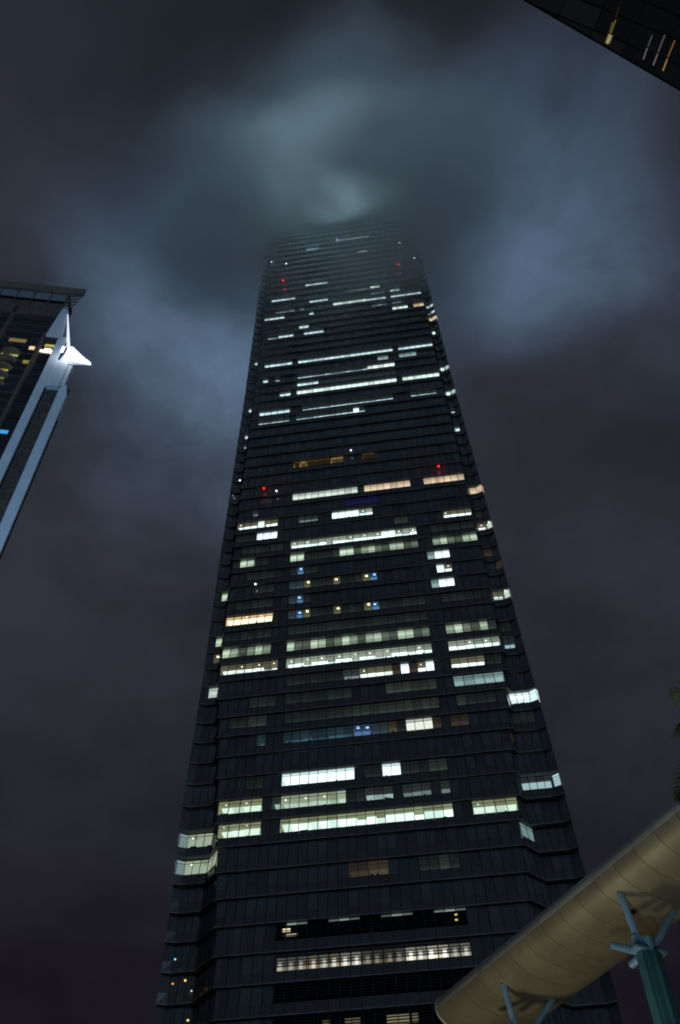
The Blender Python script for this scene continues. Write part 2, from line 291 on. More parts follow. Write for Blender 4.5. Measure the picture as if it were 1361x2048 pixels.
def room(n, seg, i0, i1, look):
    """an office behind panes i0..i1-1: ceiling, side walls, floor, back wall, lamps and desks as parts"""
    pl = plan(n); k = SEG.index(seg); a, b = Vector(pl[k]), Vector(pl[(k+1) % len(pl)])
    d = (b-a).normalized(); inn = Vector((-d.y, d.x)); ed = edges(n, seg)
    base = a if seg != 'M' else Vector((0, 0))
    def p(s, dep, z): q = base + d*s + inn*dep; return (q.x, q.y, z)
    s0, s1 = ed[i0]+0.02, ed[i1]-0.02; z = zf(n); zc = z + 2.40
    near, far, share, spots, desks = LOOK[look]
    tan = max(0.35, (z+0.8-1.6)/124.2); dmax = 2.4/tan
    d1 = max(0.05, -OFF_S*share + (2.40-share*2.45)/tan); D = min(max(dmax*1.15, d1+0.6), 6.0) if seg == 'M' else min(max(dmax*1.1, d1+0.5), 1.5)
    if seg[1] == 'W' if len(seg) > 1 else False: D = 0.55; d1 = min(d1, 0.3)
    mats = [emit(near), emit(far), emit(tuple(0.45*x+0.25*y for x, y in zip(far, near))), FURN, emit(near, 0.78), emit(far, 0.72), emit(near, 1.2), emit(far, 1.15)]  # ceilings and walls glow by emission in place of lamplight
    mb = MB()
    if look in 'BJ':  # blinds: lamplight behind them painted as emission, brighter in the upper half
        mats = []
        for i in range(i0, i1):
            t = 0.5+0.5*math.sin(i*1.7+n*2.1+seg.__len__()); v = (0.10+0.85*t**1.6*random.uniform(0.7, 1.15)) if look == 'B' else random.uniform(0.8, 1.1)
            c = (0.70, 0.88, 0.66)
            m0 = len(mats); mats += [emit(c, round(v*1.05, 2)), emit(c, round(v*0.72, 2))]
            mb.quad(p(ed[i]+0.02, 0.10, z+1.2), p(ed[i+1]-0.02, 0.10, z+1.2), p(ed[i+1]-0.02, 0.14, zc), p(ed[i]+0.02, 0.14, zc), m0)
            mb.quad(p(ed[i]+0.02, 0.08, z-0.1), p(ed[i+1]-0.02, 0.08, z-0.1), p(ed[i+1]-0.02, 0.10, z+1.2), p(ed[i]+0.02, 0.10, z+1.2), m0+1)
        r = obj('lit_room', mb, mats, TOWER); return r
    bays = max(1, i1-i0) if look in 'QYZTSOMsUHXdDCPLN' else 1
    for j in range(bays):                            # ceiling brightness painted as emission, the far part starting at slightly uneven depths
        x0, x1 = lerp2(s0, s1, j/bays), lerp2(s0, s1, (j+1)/bays)
        dj = d1*(random.uniform(0.93, 1.07) if bays > 1 else 1.0)
        vb = random.randrange(4) if bays > 1 else 0
        if look in 'QTO' and random.random() < 0.10: dj = min(dj*1.45, D-0.1)
        mb.quad(p(x0, 0.0, zc), p(x1, 0.0, zc), p(x1, dj, zc), p(x0, dj, zc), (0, 0, 4, 6)[vb])
        mb.quad(p(x0, dj, zc), p(x1, dj, zc), p(x1, D, zc), p(x0, D, zc), (1, 1, 5, 7)[vb])
    mb.quad(p(s0, D, z-0.2), p(s1, D, z-0.2), p(s1, D, zc), p(s0, D, zc), 2)
    mb.quad(p(s0, 0.0, z-0.2), p(s0, D, z-0.2), p(s0, D, zc), p(s0, 0.0, zc), 0)
    mb.quad(p(s1, 0.0, z-0.2), p(s1, D, z-0.2), p(s1, D, zc), p(s1, 0.0, zc), 0)
    mb.quad(p(s0, 0.0, z-0.2), p(s1, 0.0, z-0.2), p(s1, D, z-0.2), p(s0, D, z-0.2), 3)
    r = obj('lit_room', mb, mats, TOWER)
    if spots:
        sb = MB(); step = 1 if spots == 2 else 2; sz = 0.24 if spots == 2 else 0.13
        for i in range(i0, i1, step):
            if spots == 1 and random.random() < 0.25: continue
            c = (ed[i]+ed[i+1])/2 + random.uniform(-0.2, 0.2); dd = min(d1*random.uniform(0.30, 0.45), D*0.7)
            sb.box(c-sz, c+sz, dd-sz, dd+sz, zc-0.06, zc-0.02)
        if sb.v:
            sb.v = [p(x, y, zz) for x, y, zz in sb.v]
            obj('ceiling_light', sb, (SPOTB if look == 'V' else SPOTW) if spots == 2 else SPOT, r)
    if desks and n < 22:
        fb = MB(); s = s0 + random.uniform(0.1, 0.8)
        while s < s1-0.5:
            w = random.uniform(0.25, 1.3); h = random.choice((0.10, 0.14, 0.2, 0.2, 0.32, 0.5)); dd = random.uniform(0.12, 0.3)
            fb.box(s, min(s+w, s1-0.03), dd, dd+0.35, z-0.15, z+h)
            if random.random() < 0.35: fb.box(s+0.05, min(s+0.35, s1-0.03), dd, dd+0.2, z+h, z+h+random.uniform(0.15, 0.4))
            s += w + random.uniform(0.2, 2.2)
        if fb.v:
            fb.v = [p(x, y, zz) for x, y, zz in fb.v]; obj('furniture', fb, FURN, r)
    return r
for n, u0, u1, look in ROOMS:
    ed = edges(n, 'M'); idx = [i for i in range(len(ed)-1) if u0-0.12 <= (ed[i]+ed[i+1])/2 <= u1+0.12 and (n, 'M', i) not in lit]
    if not idx:
        c = (u0+u1)/2; i = min(range(len(ed)-1), key=lambda i: abs((ed[i]+ed[i+1])/2-c)); idx = [] if (n, 'M', i) in lit else [i]
    if not idx: continue
    for i in idx: lit[(n, 'M', i)] = True
    room(n, 'M', idx[0], idx[-1]+1, look)
for n, seg, look in CORNERS:
    m = len(edges(n, seg))-1
    for i in range(m): lit[(n, seg, i)] = True
    room(n, seg, 0, m, look)

# curtain wall: single panes and spandrels as parts on the nearest floors, one field above
LOUV = (-4, -5, -6, -7)
def louvred(n, i, ed): return n in LOUV and -BAY-0.01 <= ed[i] and ed[i+1] <= BAY+0.01
pane_cache = {}
def pane_mesh(kind, w, clear):
    key = (kind, round(w, 3), clear)
    if key not in pane_cache:
        mb = MB(); g_ = 0.004
        if kind == 'v': y0, z0, y1, z1 = -OFF_S, 0.0, 0.0, H_T
        else: y0, z0, y1, z1 = -OFF_B, H_B, -OFF_S, -0.004
        mb.hexa([(g_, y0, z0), (w-g_, y0, z0), (w-g_, y0+0.03, z0), (g_, y0+0.03, z0), (g_, y1, z1), (w-g_, y1, z1), (w-g_, y1+0.03, z1), (g_, y1+0.03, z1)])
        pane_cache[key] = mb.mesh('window_pane' if kind == 'v' else 'spandrel_panel', CLR if clear else (GL if kind == 'v' else SP))
    return pane_cache[key]
vis, spa, mul = MB(), MB(), MB()
for n in range(NB, NT):
    pl = plan(n); z = zf(n); P0, PS, PB = offs(pl, 0.0), offs(pl, OFF_S), offs(pl, OFF_B)
    Q0, QS, QB = offs(pl, 0.07), offs(pl, OFF_S+0.07), offs(pl, OFF_B+0.05)
    for k, seg in enumerate(SEG):
        ed = edges(n, seg); k2 = (k+1) % len(pl); e0, L = ed[0], ed[-1]-ed[0]
        def pt(A, s, zz): q = lerp2(A[k], A[k2], (s-e0)/L); return (q.x, q.y, zz)
        single = seg == 'M' and -3 <= n <= 5
        for i in range(len(ed)-1):
            cl = (n, seg, i) in lit
            if single:
                link('window_pane', pane_mesh('v', ed[i+1]-ed[i], cl), TOWER, (ed[i], 0, z))
                link('spandrel_panel', pane_mesh('s', ed[i+1]-ed[i], False), TOWER, (ed[i], 0, z))
                continue
            a, b = ed[i]+0.004, ed[i+1]-0.004
            if not (seg == 'M' and louvred(n, i, ed)):
                vis.quad(pt(PS, a, z), pt(PS, b, z), pt(P0, b, z+H_T), pt(P0, a, z+H_T), 1 if cl else 0)
            spa.quad(pt(PB, a, z+H_B), pt(PB, b, z+H_B), pt(PS, b, z-0.004), pt(PS, a, z-0.004))
        if n > 62: continue
        if seg in ('SR', 'BK', 'SL'): continue
        for s in ed:                                 # mullions
            h_ = 0.045
            for (A, za, B, zb), (A2, B2) in (((PB, z+H_B, PS, z), (QB, QS)), ((PS, z, P0, z+H_T), (QS, Q0))):
                s0, s1 = max(s-h_, ed[0]), min(s+h_, ed[-1])
                mul.hexa([pt(A2, s0, za), pt(A2, s1, za), pt(A, s1, za), pt(A, s0, za), pt(B2, s0, zb), pt(B2, s1, zb), pt(B, s1, zb), pt(B, s0, zb)])
        zt = z+1.93; T0, T1 = offs(pl, OFF_S*(1-1.93/H_T)), offs(pl, OFF_S*(1-1.93/H_T)+0.05)
        for i in range(len(ed)-1):                   # transom bar and sill in front of the lit rooms
            if (n, seg, i) not in lit: continue
            a, b = ed[i], ed[i+1]
            mul.hexa([pt(T1, a, zt-.04), pt(T1, b, zt-.04), pt(T0, b, zt-.04), pt(T0, a, zt-.04), pt(T1, a, zt+.04), pt(T1, b, zt+.04), pt(T0, b, zt+.04), pt(T0, a, zt+.04)])
            mul.hexa([pt(QS, a, z-.05), pt(QS, b, z-.05), pt(PS, b, z-.05), pt(PS, a, z-.05), pt(QS, a, z+.03), pt(QS, b, z+.03), pt(PS, b, z+.03), pt(PS, a, z+.03)])
obj('window_panes', vis, [GLS, CLR], TOWER, kind='stuff')
obj('spandrel_panels', spa, SPS, TOWER, kind='stuff')
obj('mullion_grid', mul, MUL, TOWER, kind='stuff')
# one projecting ledge ring per floor
def ledge_mesh(n):
    pl = plan(n); mb = MB(); prof = [(0.34, H_B+0.02), (0.50, H_B), (0.50, H_B-0.13), (-0.25, H_B-0.17), (-0.25, H_B+0.02)]
    rings = [offs(pl, o) for o, _ in prof]; m = len(pl)
    for j in range(len(prof)):
        j2 = (j+1) % len(prof)
        for k in range(m):
            k2 = (k+1) % m
            mb.quad((*rings[j][k], prof[j][1]), (*rings[j2][k], prof[j2][1]), (*rings[j2][k2], prof[j2][1]), (*rings[j][k2], prof[j][1]))
    return mb.mesh('ledge', LEDGE)
top_ledge = ledge_mesh(60)
for n in range(NB, NT+1):
    link('ledge', top_ledge if n >= 60 else ledge_mesh(n), TOWER, (0, 0, zf(n)))
b_ = MB(); pl = plan(NB); pts = [tuple(q) for q in offs(pl, -0.3)]; zb = zf(NB)-1.6
for k in range(len(pts)):
    a, b = pts[k], pts[(k+1) % len(pts)]; b_.quad((*a, 0), (*b, 0), (*b, zb), (*a, zb))
obj('base_wall', b_, SPS, TOWER)
r_ = MB(); pl = plan(60); r_.v = [(*q, zf(NT)-1.6) for q in pl]; r_.f = [tuple(range(len(pl)))]; r_.m = [0]
obj('roof', r_, LEDGE, TOWER)
co = MB(); co.box(-22, 22, 7.0, 52, 0.5, zf(NT)-3); obj('core', co, DARK, TOWER)

# plant floors: louvre blades with lamps and painted glow behind them
for n in LOUV:
    z = zf(n); cb = MB(); cb.box(-BAY, BAY, 1.6, 1.7, z-0.2, z+2.6); cb.box(-BAY, BAY, 0.0, 1.6, z+2.46, z+2.52); cb.box(-BAY, BAY, 0.0, 1.6, z-0.2, z-0.14); obj('plant_room_lining', cb, DARK, TOWER)
    for j in range(5):
        bb = MB(); zz_ = z + 0.55 + j*0.40; yy = -OFF_S*(1-(zz_-z)/H_T)
        bb.hexa([(-BAY, yy-0.02, zz_), (BAY, yy-0.02, zz_), (BAY, yy+0.02, zz_), (-BAY, yy+0.02, zz_), (-BAY, yy+0.22, zz_+0.27), (BAY, yy+0.22, zz_+0.27), (BAY, yy+0.26, zz_+0.27), (-BAY, yy+0.26, zz_+0.27)])
        obj('louvre_blade', bb, MUL if n != -5 else LEDGE, TOWER)
def glow(name, parent, boxes, col):
    mb = MB()
    for bx in boxes: mb.box(*bx)
    return obj(name, mb, emit(col), parent)
z = zf(-5)
for i in range(18):
    x0, x1 = -BAY+CW*i+0.08, -BAY+CW*(i+1)-0.08
    v = [0.22, .16, .20, .30, .26, .34, .42, .40, .12, .10, .10, .12, .62, .42, .80, .60, .22, .30][i]
    c = (0.95, 0.92, 0.72) if i not in (3, 5, 9, 10) else (0.9, 0.72, 0.40)
    glow('plant_glow', TOWER, [(x0, x1, 0.9, 1.0, z-0.05, z+0.95)], tuple(q*v*1.25 for q in c)); glow('plant_glow', TOWER, [(x0, x1, 0.95, 1.0, z+1.0, z+2.3)], tuple(q*v*0.45 for q in c))  # lit back wall of the plant room, its glow painted per column
    k = random.uniform(0.2, 0.6); glow('plant_lamp', TOWER, [(x0+k, x0+k+0.5, 0.55, 0.6, z+0.2, z+1.5)], tuple(q*v*2.2 for q in (1, .97, .85)))
z = zf(-4)
for i, v in {1: .34, 2: .16, 5: .14, 6: .30, 7: .12, 10: .10, 11: .30, 12: .14, 15: .20, 16: .34, 17: .14}.items():
    glow('head_light', TOWER, [(-BAY+CW*i+0.05, -BAY+CW*(i+1)-0.05, -0.02, 0.05, z+2.22, z+2.44)], (0.72*v, 0.95*v, 0.82*v))
glow('plant_lamp', TOWER, [(-12.7, -11.6, 0.5, 0.6, z+1.6, z+2.0)], (1.2, 1.0, 0.7))
glow('plant_lamp', TOWER, [(-12.2, -10.6, 0.5, 0.6, z+0.9, z+1.2)], (0.45, 0.38, 0.25))
glow('plant_lamp', TOWER, [(11.9, 12.2, 0.4, 0.5, z+1.7, z+2.0), (11.9, 12.2, 0.4, 0.5, z+0.9, z+1.2)], (1.6, 1.5, 0.3))
z = zf(-7)
for x0, x1, q in ((-4, -2, .3), (1.5, 4.5, .5), (4.8, 5.6, .35), (-7, -6, .2)):
    glow('plant_lamp', TOWER, [(x0, x1, 0.5, 0.6, z+0.8, z+1.9)], (0.4*q, 0.36*q, 0.2*q))
for x, y, z, s, c in ((-28.0, 3.0, 62.6, .35, (.25, 1.0, 1.2)), (-27.9, 3.0, 59.2, .3, (1.2, .6, .12)), (-26.2, 3.2, 59.6, .4, (1.6, 1.0, .3)), (-25.2, 3.4, 58.2, .3, (.8, .8, .5)),
                      (-25.3, 3.5, 54.4, .45, (.9, .8, .4)), (-25.2, 3.5, 52.2, .4, (.9, .85, .5)), (-25.4, 3.5, 50.2, .5, (.8, .7, .2)), (-25.9, 3.6, 49.3, .3, (.6, .6, .3)), (-28.3, 3.6, 48.3, .3, (1., 1., .9)), (-27.8, 3.6, 46.4, .35, (.6, .8, .6))):
    s *= 0.62; glow('corner_dot', TOWER, [(x-s/2-0.5, x+s/2-0.5, y-1.2, y-1.0, z-s*0.35, z+s*0.35)], c)  # small emissive dots on the left corner
# aviation beacons and small lamps fixed to the face
RED, LWH, LBL = emit((3.0, 0.05, 0.04)), emit((2.2, 2.3, 2.4)), emit((0.4, 1.2, 2.4))
def ball(mb, c, r, seg=10):
    for i in range(6):
        for j in range(seg):
            q = []
            for (a, b) in ((i, j), (i, j+1), (i+1, j+1), (i+1, j)):
                th, ph = math.pi*a/6, 2*math.pi*b/seg; q.append((c[0]+r*math.sin(th)*math.cos(ph), c[1]+r*math.sin(th)*math.sin(ph), c[2]+r*math.cos(th)))
            mb.quad(*q)
for u, h, c in ((-20.2, 167.2, 'r'), (20.5, 167.4, 'r'), (-19.3, 281.0, 'r'), (19.2, 280.8, 'r'), (-17.2, 165.6, 'w'), (0.5, 178.2, 'w'), (-20.4, 134.8, 'w'), (20.7, 298.3, 'W'), (-0.8, 309.6, 'b'), (5.9, 370.6, 'W'), (0.6, 371.1, 'W'), (24.5, 284.3, 'w'), (-18.7, 294.5, 'w'), (-26.2, 171.5, 'w'), (-23.9, 297.5, 'w')):
    far_ = h > 260; mb = MB(); ball(mb, (0, 0, 0), 0.17 if far_ else (0.24 if c == 'r' else 0.20))
    m_ = {'r': RED if not far_ else emit((9.0, 0.15, 0.15)), 'w': LWH if not far_ else emit((4.0, 5.0, 6.0)), 'W': emit((300., 320., 310.)) if h > 350 else emit((7., 8., 9.)), 'b': emit((3., 8., 16.))}[c]
    o = obj('beacon_lamp' if c == 'r' else 'facade_lamp', mb, m_, TOWER, (u, -0.95, h+1.6), smooth=True)
    br = MB(); br.box(-0.06, 0.06, 0.0, 0.9, -0.06, 0.06); obj('bracket', br, MUL, o)
    if c == 'r':
        ld = bpy.data.lights.new('beacon_light', 'POINT'); ld.color = (1, 0.03, 0.02); ld.energy = 14 if not far_ else 30; ld.shadow_soft_size = 0.4
        lo = bpy.data.objects.new('beacon_light', ld); COL.objects.link(lo); lo.parent = o; lo.location = (0, -0.8, 0)
# dark bands and one broad unseen lamp, added to make the cloud glow
for k in range(7):
    mb = MB(); mb.box(-18+abs(k-3)*3.0, 18-abs(k-3)*3.0, -0.25, 0.25, -0.2, 0.2); o = obj('added_band', mb, MUL, TOWER, (0, -0.9, zf(59)-1.62+F*2*k))
    if k == 3:
        ld = bpy.data.lights.new('cloud_glow_light', 'AREA'); ld.shape = 'ELLIPSE'; ld.size = 44; ld.size_y = 58; ld.color = (0.50, 0.82, 0.93); ld.energy = 42000
        lo = bpy.data.objects.new('cloud_glow_light', ld); COL.objects.link(lo); lo.parent = o; lo.location = (0, -1.2, 0.0); lo.rotation_euler = Vector((0, -1, 0)).to_track_quat('-Z', 'Z').to_euler()
#END_TOWER
# ------------------------------------------------------------------ residential tower on the left
LBR = math.atan2(0.148, 0.989)
LB = thing('residential_tower', 'brown residential tower with white vertical piers and slatted crown canopy at left', 'apartment tower', (-67, 97.5, 0), LBR)
BRN = principled('brown_cladding', (0.050, 0.040, 0.036), 0.7, nscale=0.5, namp=0.3)
BRN2 = principled('brown_pilaster', (0.105, 0.080, 0.070), 0.7, nscale=0.7, namp=0.25)
WHT = principled('white_pier_paint', (0.70, 0.77, 0.84), 0.55, nscale=0.35, namp=0.06)
TRL = principled('canopy_bronze', (0.16, 0.13, 0.10), 0.55, nscale=0.6, namp=0.2)
LGL = principled('residential_glass', (0.018, 0.022, 0.030), 0.08, spec=0.8, vary=0.5)
NICH = principled('niche_concrete', (0.075, 0.062, 0.056), 0.8, nscale=1.2, namp=0.4)
def lbx(name, bx, mat, parent=LB, **k):
    mb = MB()
    for q in (bx if isinstance(bx, list) else [bx]): mb.box(q[0], q[1], q[2], q[3], q[4]+1.6, q[5]+1.6)
    return obj(name, mb, mat, parent, **k)
for pts, top in (([(-46, 1.2), (2.4, 1.2), (-18, 28), (-46, 28)], 206.5), ([(2.39, 1.6), (9.4, 1.6), (-4, 20), (-10, 20)], 171.0)):
    mb = MB(); mb.hexa([(x, y, 0) for x, y in pts] + [(x, y, top+1.6) for x, y in pts]); obj('wall', mb, BRN, LB)
FH = 3.35
for i in range(34):                                   # window bands, floor by floor, with real sills between
    h = 96 + FH*i
    if h > 200: break
    for (a, b) in ((-27.0, -19.5), (-18.8, -10.6), (-9.6, -1.35)):
        w = lbx('window', (a, b, 1.10, 1.30, h+0.7, h+FH-0.25), LGL)
    lbx('window', (-0.25, 2.3, 0.95, 1.3, h+0.5, h+FH-0.2), LGL)
    lbx('floor_band', [(-27, -1.3, 0.95, 1.25, h-0.2, h+0.65)], BRN)
    for x in (-6.8, -4.1, -14.0): lbx('window_frame', (x, x+0.08, 1.02, 1.12, h+0.7, h+FH-0.25), MUL)
for u in (-27.6, -19.15, -10.4):
    lbx('pilaster', (u-0.45, u+0.45, 0.3, 1.3, -1.6, 204.8), BRN2)
lbx('pilaster', (-1.25, -0.45, 0.2, 1.3, -1.6, 192.5), BRN2)
# balconies with rounded fronts
for i in range(26):
    h = 98.5 + FH*i
    if h > 190: break
    mb = MB(); pts = [(-8.6 + 4.3*t, 0.9 - 1.35*math.sin(math.pi*t)**0.6) for t in [j/10 for j in range(11)]]
    for j in range(10):
        (x0, y0), (x1, y1) = pts[j], pts[j+1]
        mb.hexa([(x0, y0, h+1.6), (x1, y1, h+1.6), (x1, 1.2, h+1.6), (x0, 1.2, h+1.6), (x0, y0, h+1.85), (x1, y1, h+1.85), (x1, 1.2, h+1.85), (x0, 1.2, h+1.85)])
        mb.hexa([(x0, y0, h+1.85), (x1, y1, h+1.85), (x1, y1+0.08, h+1.85), (x0, y0+0.08, h+1.85), (x0, y0, h+2.75), (x1, y1, h+2.75), (x1, y1+0.08, h+2.75), (x0, y0+0.08, h+2.75)])
    obj('balcony', mb, TRL, LB)
for u0, u1, h, q in ((-8.3, -4.5, 187.4, (.20, .15, .06)), (-8.3, -4.6, 180.8, (.42, .40, .13)), (-8.2, -5.0, 174.2, (.35, .35, .10)), (-8.2, -5.0, 170.8, (.18, .17, .05)), (-8.2, -5.0, 164, (.12, .12, .04)),
                     (-3.1, -1.9, 184.6, (1.0, .72, .40)), (-2.9, -1.6, 178.2, (.22, .19, .06))):
    lbx('lit_window', (u0, u1, 0.90, 1.05, h+0.9, h+2.1), emit(q))
lbx('lit_window', (0.1, 2.2, 0.75, 0.9, 187.2, 188.1), emit((.45, .43, .10)))
lbx('lit_window', [(-0.4, 0.35, 0.72, 0.9, 184.5, 185.4), (0.35, 1.9, 0.72, 0.9, 184.4, 186.2), (1.9, 2.7, 0.72, 0.9, 184.2, 185.6), (2.3, 3.0, 0.72, 0.9, 183.8, 184.9)], emit((1.6, 1.45, 1.1)))
lbx('balcony_lamp', (-8.0, -7.4, 0.0, 0.5, 176.6, 177.2), emit((2.4, 2.0, 1.2)))
lbx('lit_window', (-1.0, 1.2, 0.90, 0.94, 151.2, 152.4), emit((.05, .35, .75)))
# white piers, recess and link block
mb = MB(); mb.prism([(-0.45, 191.4+1.6), (3.05, 191.0+1.6), (2.2, 203.0+1.6), (0.75, 208.4+1.6), (0.25, 203.0+1.6)], 0.0, 1.25); obj('pier', mb, WHT, LB)
lbx('pier', (2.70, 4.40, 0.06, 1.6, -1.6, 190.9), NICH)
for i in range(29): lbx('pier_panel', (2.65, 4.45, 0.0, 0.5, -1.6+6.64*i, -1.6+6.64*(i+1)-0.06), WHT)
lbx('soffit_panel', (-0.2, 3.2, 0.6, 1.3, 188.6, 191.2), BRN)
lbx('link_block', [(4.46, 7.25, 0.10, 1.6, 169.6, 180.4), (7.45, 8.35, 0.05, 1.6, 169.6, 178.6)], WHT)
lbx('pier', (7.70, 9.50, 0.06, 1.6, -1.6, 160.0), NICH)
for i in range(24): lbx('pier_panel', (7.65, 9.6, 0.0, 0.5, -1.6+6.64*i, -1.6+6.64*(i+1)-0.06), WHT)
mb = MB(); mb.prism([(7.65, 159.4), (9.6, 159.4), (9.6, 164.8+1.6), (9.75, 165.6+1.6), (8.75, 170.2+1.6), (7.65, 168.6+1.6)], 0.0, 1.6); obj('pier_head', mb, WHT, LB)
lbx('recess_wall', (4.45, 7.65, 1.25, 1.6, -1.6, 169.5), NICH)
for i in range(24):
    h = 94 + FH*i
    if h > 166: break
    lbx('niche', (4.9, 5.75, 1.05, 1.3, h, h+0.28), BRN2); lbx('niche', (6.3, 7.1, 1.05, 1.3, h+0.6, h+0.9), BRN2)
    lbx('cooler_box', (5.0, 5.65, 0.95, 1.25, h+0.35, h+1.0), NICH)
# crown: beam, glass screen, posts, slats
lbx('crown_beam', (-46, 4.1, -0.9, -0.3, 211.9, 214.9), TRL)
lbx('crown_deck', (-46, 0.4, -0.3, 6, 213.2, 213.8), TRL)
for k in range(12):
    a = 0.4 - 4.0*k
    lbx('glass_screen', (a-3.8, a-0.15, -0.25, -0.2, 208.2, 211.8), principled('screen_glass', (0.20, 0.24, 0.28), 0.15, spec=0.6) if k == 0 else bpy.data.materials['screen_glass'])
    lbx('crown_post', (a-0.12, a+0.12, -0.4, -0.1, 206.0, 212.0), BRN2)
lbx('parapet', (-46, 0.7, 0.3, 1.2, 200.9, 207.8), BRN2)
for k in range(5):
    h = 211.2 - 1.45*k; lbx('crown_slat', (0.7, 3.9-0.28*k, -0.6, -0.35, h-0.42, h), TRL)
# sail-shaped fin and mast on the pier head, their floodlit brightness painted as emission
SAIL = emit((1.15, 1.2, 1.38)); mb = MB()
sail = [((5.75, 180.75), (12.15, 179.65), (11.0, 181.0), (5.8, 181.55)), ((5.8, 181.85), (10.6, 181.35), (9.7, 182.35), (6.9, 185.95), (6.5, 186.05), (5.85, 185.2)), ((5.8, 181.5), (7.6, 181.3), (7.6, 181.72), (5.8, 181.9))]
fin_mb = MB()
for q in sail: fin_mb.prism([(x, h+1.6) for x, h in q], -0.5, 0.2)
obj('sail_fin', fin_mb, SAIL, LB)
lf = MB(); lf.prism([(4.9, 181.6), (7.6, 180.9), (11.6, 181.35), (6.7, 187.2), (5.7, 187.0)], 0.25, 0.4); obj('fin_back', lf, WHT, LB)
ms = MB(); ms.tube([(2.3, -0.2, 203.4), (5.75, -0.2, 187.8)], [0.10, 0.42], 8); obj('fin_mast', ms, emit((0.85, 0.92, 1.15)), LB)
lbx('pier_lamp', (4.4, 5.1, -0.15, 0.0, 183.6, 186.4), emit((1.5, 1.6, 2.2)))
ld = bpy.data.lights.new('fin_light', 'POINT'); ld.color = (0.85, 0.92, 1.0); ld.energy = 420; ld.shadow_soft_size = 0.6
lo = bpy.data.objects.new('fin_light', ld); COL.objects.link(lo); lo.parent = LB; lo.location = (6.5, -2.2, 183.0)

FL = thing('fill_floodlight', 'cool spotlight on a mast, added out of view to brighten the residential tower piers', 'fill_floodlight', (-50, 38, 0))  # unseen lamp added to lift the brightness of the piers
mb = MB(); mb.tube([(0, 0, 0), (0, 0, 8.0)], [0.16, 0.10], 10); obj('mast', mb, BRN2, FL, smooth=True)
aim = (Vector((-67 + 5.5, 99.0, 168.0)) - Vector((-50, 38, 9.0))).normalized()
mb = MB(); mb.tube([Vector((0, 0, 8.3)) - aim*0.4, Vector((0, 0, 8.3)) + aim*0.25], [0.25, 0.42], 14); obj('housing', mb, MUL, FL)
ld = bpy.data.lights.new('fill_beam', 'SPOT'); ld.color = (0.36, 0.64, 1.0); ld.energy = 215000; ld.spot_size = R(27); ld.spot_blend = 0.6; ld.shadow_soft_size = 0.4
lo = bpy.data.objects.new('fill_beam', ld); COL.objects.link(lo); lo.parent = FL; lo.location = Vector((0, 0, 8.3)) + aim*0.5; lo.rotation_euler = aim.to_track_quat('-Z', 'Y').to_euler()

# ------------------------------------------------------------------ building whose dark overhang cuts the upper right corner
HU = 60.0; k_ = HU/40.0
e2 = Vector((0.89186, 0.45232)); p2 = Vector((0.45232, -0.89186)); o2 = Vector((7.8235, 6.5502))*k_
UR = thing('overhang_building', 'dark glossy panelled overhang of neighbouring building crossing upper right corner', 'building', (o2.x, o2.y, 0), math.atan2(e2.y, e2.x))
SOF = principled('overhang_panel', (0.30, 0.32, 0.36), 0.22, spec=0.6, vary=0.35)
EDG = principled('overhang_edge', (0.016, 0.016, 0.018), 0.4)
# local frame: x along the edge, y to the left of it, so the overhang lies at negative y
A7 = R(-6.4)
def rot(x, y): return (x*math.cos(A7) - y*math.sin(A7), x*math.sin(A7) + y*math.cos(A7))
def clip_edge(poly):                                   # keep what lies under the roof, behind its straight edge
    out = []
    for i in range(len(poly)):
        a, b = poly[i], poly[(i+1) % len(poly)]
        if a[1] <= -0.05: out.append(a)
        if (a[1] <= -0.05) != (b[1] <= -0.05):
            t = (-0.05-a[1])/(b[1]-a[1]); out.append((a[0]+(b[0]-a[0])*t, -0.05))
    return out
ROW, CLW = 1.16, 2.3
for j in range(-1, 9):
    for i in range(-5, 9):
        x0, x1 = i*CLW+0.02, (i+1)*CLW-0.02; y1, y0 = 0.07-ROW*j-0.035, 0.07-ROW*(j+1)+0.035
        poly = clip_edge([rot(x0, y0), rot(x1, y0), rot(x1, y1), rot(x0, y1)])
        if len(poly) < 3: continue
        mb = MB(); m_ = len(poly); mb.v = [(x, y, HU+1.6) for x, y in poly] + [(x, y, HU+1.72) for x, y in poly]
        mb.f = [tuple(reversed(range(m_))), tuple(range(m_, 2*m_))] + [(q, (q+1) % m_, m_+(q+1) % m_, m_+q) for q in range(m_)]; mb.m = [0]*len(mb.f)
        obj('soffit_panel', mb, SOF, UR)
mb = MB(); mb.box(-14, 24, -14, -0.02, HU+1.75, HU+4.5); mb.box(-14, 24, -0.03, 0.06, HU+1.58, HU+4.6); obj('roof_slab', mb, EDG, UR)
mb = MB(); mb.box(-14, 24, -30, -10.5, 0, HU+1.55); obj('wall', mb, EDG, UR)
def strip(pts, w, col, name='glow_streak'):  # streak of reflected light on the glossy soffit, built as an emissive strip
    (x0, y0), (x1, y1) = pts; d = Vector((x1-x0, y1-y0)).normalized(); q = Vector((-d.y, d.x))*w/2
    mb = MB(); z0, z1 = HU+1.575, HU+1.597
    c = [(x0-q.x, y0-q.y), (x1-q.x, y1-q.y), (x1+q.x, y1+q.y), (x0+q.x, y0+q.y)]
    mb.hexa([(a, b, z0) for a, b in c] + [(a, b, z1) for a, b in c]); obj(name, mb, emit(col), UR)
